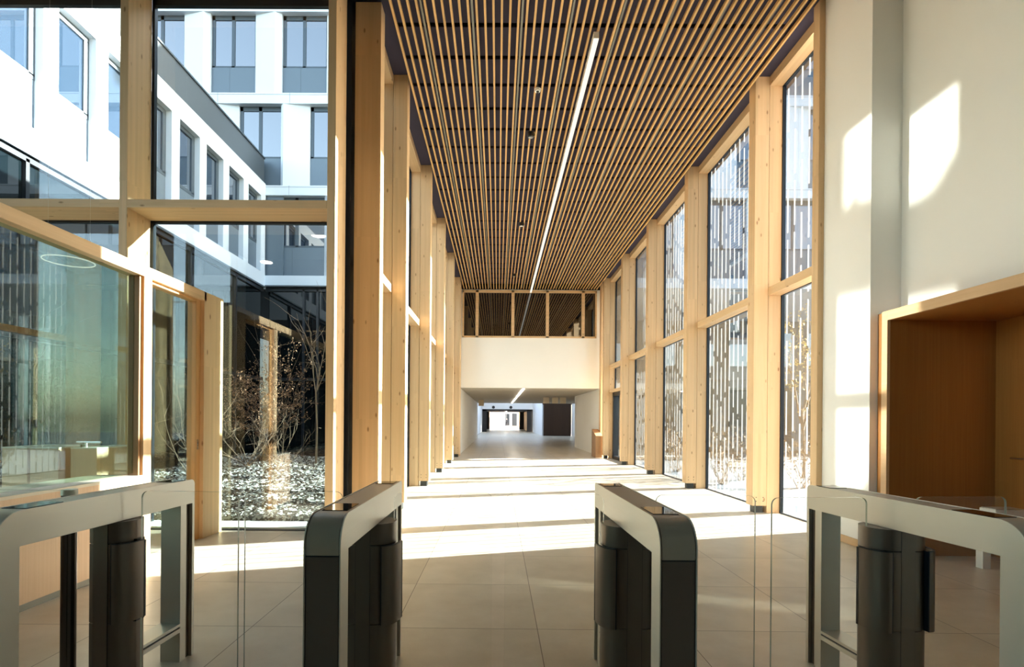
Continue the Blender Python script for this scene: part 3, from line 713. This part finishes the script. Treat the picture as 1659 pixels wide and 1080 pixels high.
bw = empty('building_wing', (-2, YB, 0), 'tall white back wing with blue windows and tapered piers', 'building')
m = MB()
XBW0, XBW1 = -15, 16.0
bands = [(6.47, 6.84), (9.87, 10.24), (13.33, 13.73), (16.80, 17.3)]
for a, b_ in bands:
    if a > 8: m.box(XBW0, XBW1, YB, YB+6.5, a, b_)
    else: m.box(XBW0, -2.02, YB, YB+6.5, a, b_).box(4.78, XBW1, YB, YB+6.5, a, b_)
m.box(XBW0, XBW1, YB+.32, YB+6.5, 8.0, 16.9)
m.box(XBW0, -2.02, YB+.32, YB+1.5, 6.84, 8.0).box(4.78, XBW1, YB+.32, YB+6.5, 6.84, 8.0)
m.build('facade_band', FAC, bw)
jm = MB()
for a, b_ in bands[1:3]:
    jm.box(XBW0, XBW1, YB-.003, YB, b_-.07, b_-.055)
    for k in range(9): jm.box(-13.4+2.72*k, -13.388+2.72*k, YB-.003, YB, a, b_)
jm.build('band_joint', FJ, bw)
def brow(z0, zp, z1, wins, flip, cut=-15):
    """wins: list of (x0,x1) windows; piers fill between, wedge in plan"""
    for (a, b_), (c, d_) in zip(wins[:-1], wins[1:]):
        x0, x1 = b_, c
        pk = x1-.22*1 if flip else x0+.12
        MB().prism([(x0, YB+.30), (x0, YB+.16 if flip else YB+.10), (pk, YB-.0), (x1, YB+.12 if flip else YB+.17), (x1, YB+.30)], 2, z0, z1).build('pier', FAC, bw)
    for a, b_ in wins:
        f = MB(); yf = YB+.26
        f.box(a, b_, yf-.03, yf+.05, z1-.17, z1).box(a, a+.12, yf-.03, yf+.05, zp, z1).box(b_-.05, b_, yf-.03, yf+.05, zp, z1).box(a, b_, yf-.03, yf+.05, zp-.03, zp+.05)
        mx = a+(b_-a)*.48; f.box(mx-.06, mx+.06, yf-.03, yf+.05, zp, z1)
        fo = f.build('window', FRAME, bw)
        MB().box(a+.12, b_-.05, yf+.0, yf+.01, zp+.05, z1-.17).build('pane', MIRW, fo)
        MB().box(a, b_, yf-.05, yf+.02, z0, zp-.03).build('panel', PANEL, fo)
        MB().box(a+.01+(b_-a)*.40, a+.018+(b_-a)*.40, yf-.053, yf-.05, z0, zp-.03).build('panel_joint', FRAME, fo)
def wrow(first, width, pitch_, n): return [(first+pitch_*i, first+pitch_*i+width) for i in range(n)]
brow(13.73, 14.83, 16.80, wrow(-13.75, 1.70, 2.72, 10), True)
brow(10.24, 11.38, 13.33, wrow(-12.63, 1.62, 2.70, 10), False)
brow(6.84, 7.99, 9.87, [(-8.75, -6.63), (-6.60, -4.9), (-3.9, -2.05)], False); brow(6.84, 7.99, 9.87, wrow(4.9, 1.7, 2.72, 4), False)
MB().box(-8.87, -8.2, YB+.1, YB+.2, 6.84, 9.87).build('dark_return_panel', PANEL, bw)
MB().box(XBW0, -2.03, YB+.3, YB+.32, 0, 6.4).build('storefront_glass', MIRG, bw)
gf = MB()
for j in range(5): x = -8.2+.75*(j == 0)+1.28*j; gf.box(x-.04, x+.04, YB+.22, YB+.32, 0, 6.4)
gf.box(-8.9, -1.95, YB+.22, YB+.32, 6.3, 6.47).box(-8.9, -1.95, YB+.22, YB+.32, 2.9, 3.0)
gf.build('storefront_frame', BLACK, bw)
MB().box(-8.9, -1.95, YB-.02, YB+.02, 6.43, 6.47).build('drip_edge', FASC, bw)
# lower distant building on the right, under the raised wing
rb = empty('building_block', (14, 27, 0), 'pale low building seen through the fritted glass on the right', 'building')
MB().box(5.2, 22, 27, 34, 3.6, 4.0).box(5.2, 22, 27, 34, 8.0, 8.5).box(5.2, 22, 27.3, 34, 0, 8.4).build('facade_wall', STUCCO, rb)
m = MB()
for j in range(7): m.box(5.8+2*j, 7.0+2*j, 27.22, 27.32, .2, 3.2)
m.build('window', MIRG, rb)
m = MB()
for j in range(7): m.box(5.8+2*j, 7.0+2*j, 27.22, 27.32, 4.3, 6.0)
m.build('window', MIRW, rb)

# ------------------------------------------------------------------ courtyard planting
rnd = random.Random(3)
def hgt(x, y_):
    return .05 + .28*max(0, math.sin((y_-7.2)/13*PI))*(.7+.3*math.sin(x*1.3+y_*.7)) + .05*math.sin(x*3.1)*math.cos(y_*2.3)
nx, ny = 44, 70
v_ = []; f_ = []
for j in range(ny+1):
    for i in range(nx+1):
        x = -8.7+6.6*i/nx; y_ = 7.45+12.4*j/ny
        v_.append((x, y_, hgt(x, y_) if 0 < i < nx and 0 < j < ny else -.1))
for j in range(ny):
    for i in range(nx): a = j*(nx+1)+i; f_.append((a, a+1, a+nx+2, a+nx+1))
mm = MB(); mm.v = v_; mm.f = f_; mm.m = [0]*len(f_)
struct(mm.build('ground_courtyard', SOIL, smooth=True), 'mounded bark mulch bed in the courtyard')
CH = MB()
def chips(n, sz, seed, mi):
    q = random.Random(seed); M = CH
    for _ in range(n):
        yy = 7.5+12*(q.random()**1.5); x = -8.6+6.4*q.random(); z = hgt(x, yy)+.012
        s_ = sz*(.5+q.random()); a = q.random()*6.28; tl = q.uniform(-.5, .5); b = len(M.v)
        ca, sa = math.cos(a), math.sin(a)
        for dx, dy, dz in ((-1, -.6, 0), (1, -.5, .2), (.8, .6, .0), (-.9, .5, .1)):
            M.v.append((x+s_*(dx*ca-dy*sa), yy+s_*(dx*sa+dy*ca), z+s_*(dz+tl*dx)+.01))
        M.v.append((x, yy, z-.02+s_*.2))
        M.f += [(b, b+1, b+2, b+3), (b, b+4, b+1), (b+1, b+4, b+2), (b+2, b+4, b+3), (b+3, b+4, b)]; M.m += [mi]*5
chips(8000, .028, 5, 0); chips(8000, .034, 6, 1)
tag(CH.build('mulch_chips', [SNOWM, CHIPD]), 'pale stone and dark bark chips scattered over the courtyard bed', 'mulch', None, 'stuff')

def plant(name, label, cat, x, y_, h, stems, spread, seed, mat, leaf=None, nleaf=0, trunk=None, depth=3, r0=.012, group=None, leafsz=.03):
    q = random.Random(seed); z0 = hgt(x, y_)-.03 if x < 0 else -.16
    r = empty(name, (x, y_, z0), label, cat, group)
    M = MB(); tips = []
    def grow(p, d, ln, rad, dep):
        pts = [p]; rs = [rad]; n = 5
        for i in range(n):
            d = (d+Vector((q.gauss(0, .16), q.gauss(0, .16), q.gauss(.03, .08)))).normalized()
            p = p+d*ln/n; pts.append(p); rs.append(max(.0012, rad*(1-.75*(i+1)/n)))
            tips.append(p.copy())
            if dep > 0 and i >= 1 and q.random() < .85:
                sd_ = (d+Vector((q.gauss(0, .75), q.gauss(0, .75), q.gauss(.1, .45)))).normalized()
                grow(p, sd_, ln*q.uniform(.35, .6), rad*.5, dep-1)
        M.tube([tuple(a) for a in pts], rs, n=4)
    base = Vector((x, y_, z0))
    if trunk:
        pts = [base, base+Vector((.02, 0, trunk*.5)), base+Vector((-.02, 0, trunk))]
        MB().tube([tuple(a) for a in pts], [r0*1.6, r0*1.3, r0], n=8).build('trunk', mat, r, smooth=True); base = pts[-1]
    for s_ in range(stems):
        a = q.random()*6.28; d = Vector((math.cos(a)*spread, math.sin(a)*spread, 1)).normalized()
        o_ = Vector((q.gauss(0, .06), q.gauss(0, .06), 0)) if not trunk else Vector((0, 0, 0))
        grow(base+o_, d, (h-(trunk or 0))*q.uniform(.65, 1.1), r0*.8, depth)
    M.build('branches', mat, r)
    if leaf:
        Lf = MB()
        for _ in range(nleaf):
            p = q.choice(tips)+Vector((q.gauss(0, .03), q.gauss(0, .03), q.gauss(0, .03)))
            a = Vector((q.gauss(0, 1), q.gauss(0, 1), q.gauss(0, 1))).normalized(); b = a.cross(Vector((q.gauss(0, 1), q.gauss(0, 1), q.gauss(0, 1)))).normalized()
            s_ = leafsz*q.uniform(.6, 1.3); c = len(Lf.v)
            Lf.v += [tuple(p), tuple(p+a*s_+b*s_*.5), tuple(p+a*s_*2), tuple(p+a*s_-b*s_*.5)]; Lf.f.append((c, c+1, c+2, c+3)); Lf.m.append(0)
        o = Lf.build('leaves', leaf, r); 
    return r
plant('young_tree', 'slender bare young tree with a thin trunk beside the right screen post', 'tree', -5.0, 14.6, 4.2, 6, .32, 11, BARK, trunk=2.0, depth=1, r0=.02)
plant('shrub', 'upright shrub holding dry brown leaves in the courtyard', 'shrub', -6.2, 14.0, 2.3, 22, .34, 12, BARKD, LEAFB, 4200, depth=2, r0=.012, leafsz=.026)
plant('shrub', 'bare twiggy shrub low behind the partition door', 'shrub', -7.3, 12.6, 1.7, 9, .8, 13, BARK, depth=2, r0=.011)
plant('shrub', 'sprawling bare shrub left of the brown-leaved one', 'shrub', -6.0, 12.6, 1.3, 9, 1.0, 14, BARK, depth=2, r0=.011)
plant('shrub', 'low bare shrub between the brown-leaved shrub and the young tree', 'shrub', -5.0, 12.2, 1.1, 8, .9, 15, BARK, depth=2, r0=.010)
plant('shrub', 'tall thin bare whips rising behind the brown-leaved shrub', 'shrub', -6.3, 15.3, 3.2, 5, .15, 16, BARK, depth=1, r0=.011)
# planting outside on the right
plant('small_tree', 'sunlit small tree outside the nearest right window', 'tree', 8.85, 15.4, 4.4, 7, .25, 21, BARK, plain('yellow leaf', srgb(216, 190, 120), .7), 1500, trunk=1.4, depth=2, r0=.03, leafsz=.035)
HL = plain('straw coloured leaf', srgb(150, 120, 78), .7)
for i, (x, y_, lb) in enumerate(((7.45, 13.0, 'dry hedge shrub outside the nearest right window'), (5.75, 13.6, 'dry hedge shrub outside the second right window, close to the glass'), (6.7, 14.6, 'dry hedge shrub outside the second right window, further from the glass'), (5.7, 16.9, 'dry hedge shrub outside the third right window'))):
    plant('hedge_shrub', lb, 'shrub', x, y_, 1.15, 16, .55, 22+i, BARK, HL, 1100, depth=2, r0=.01, leafsz=.028)
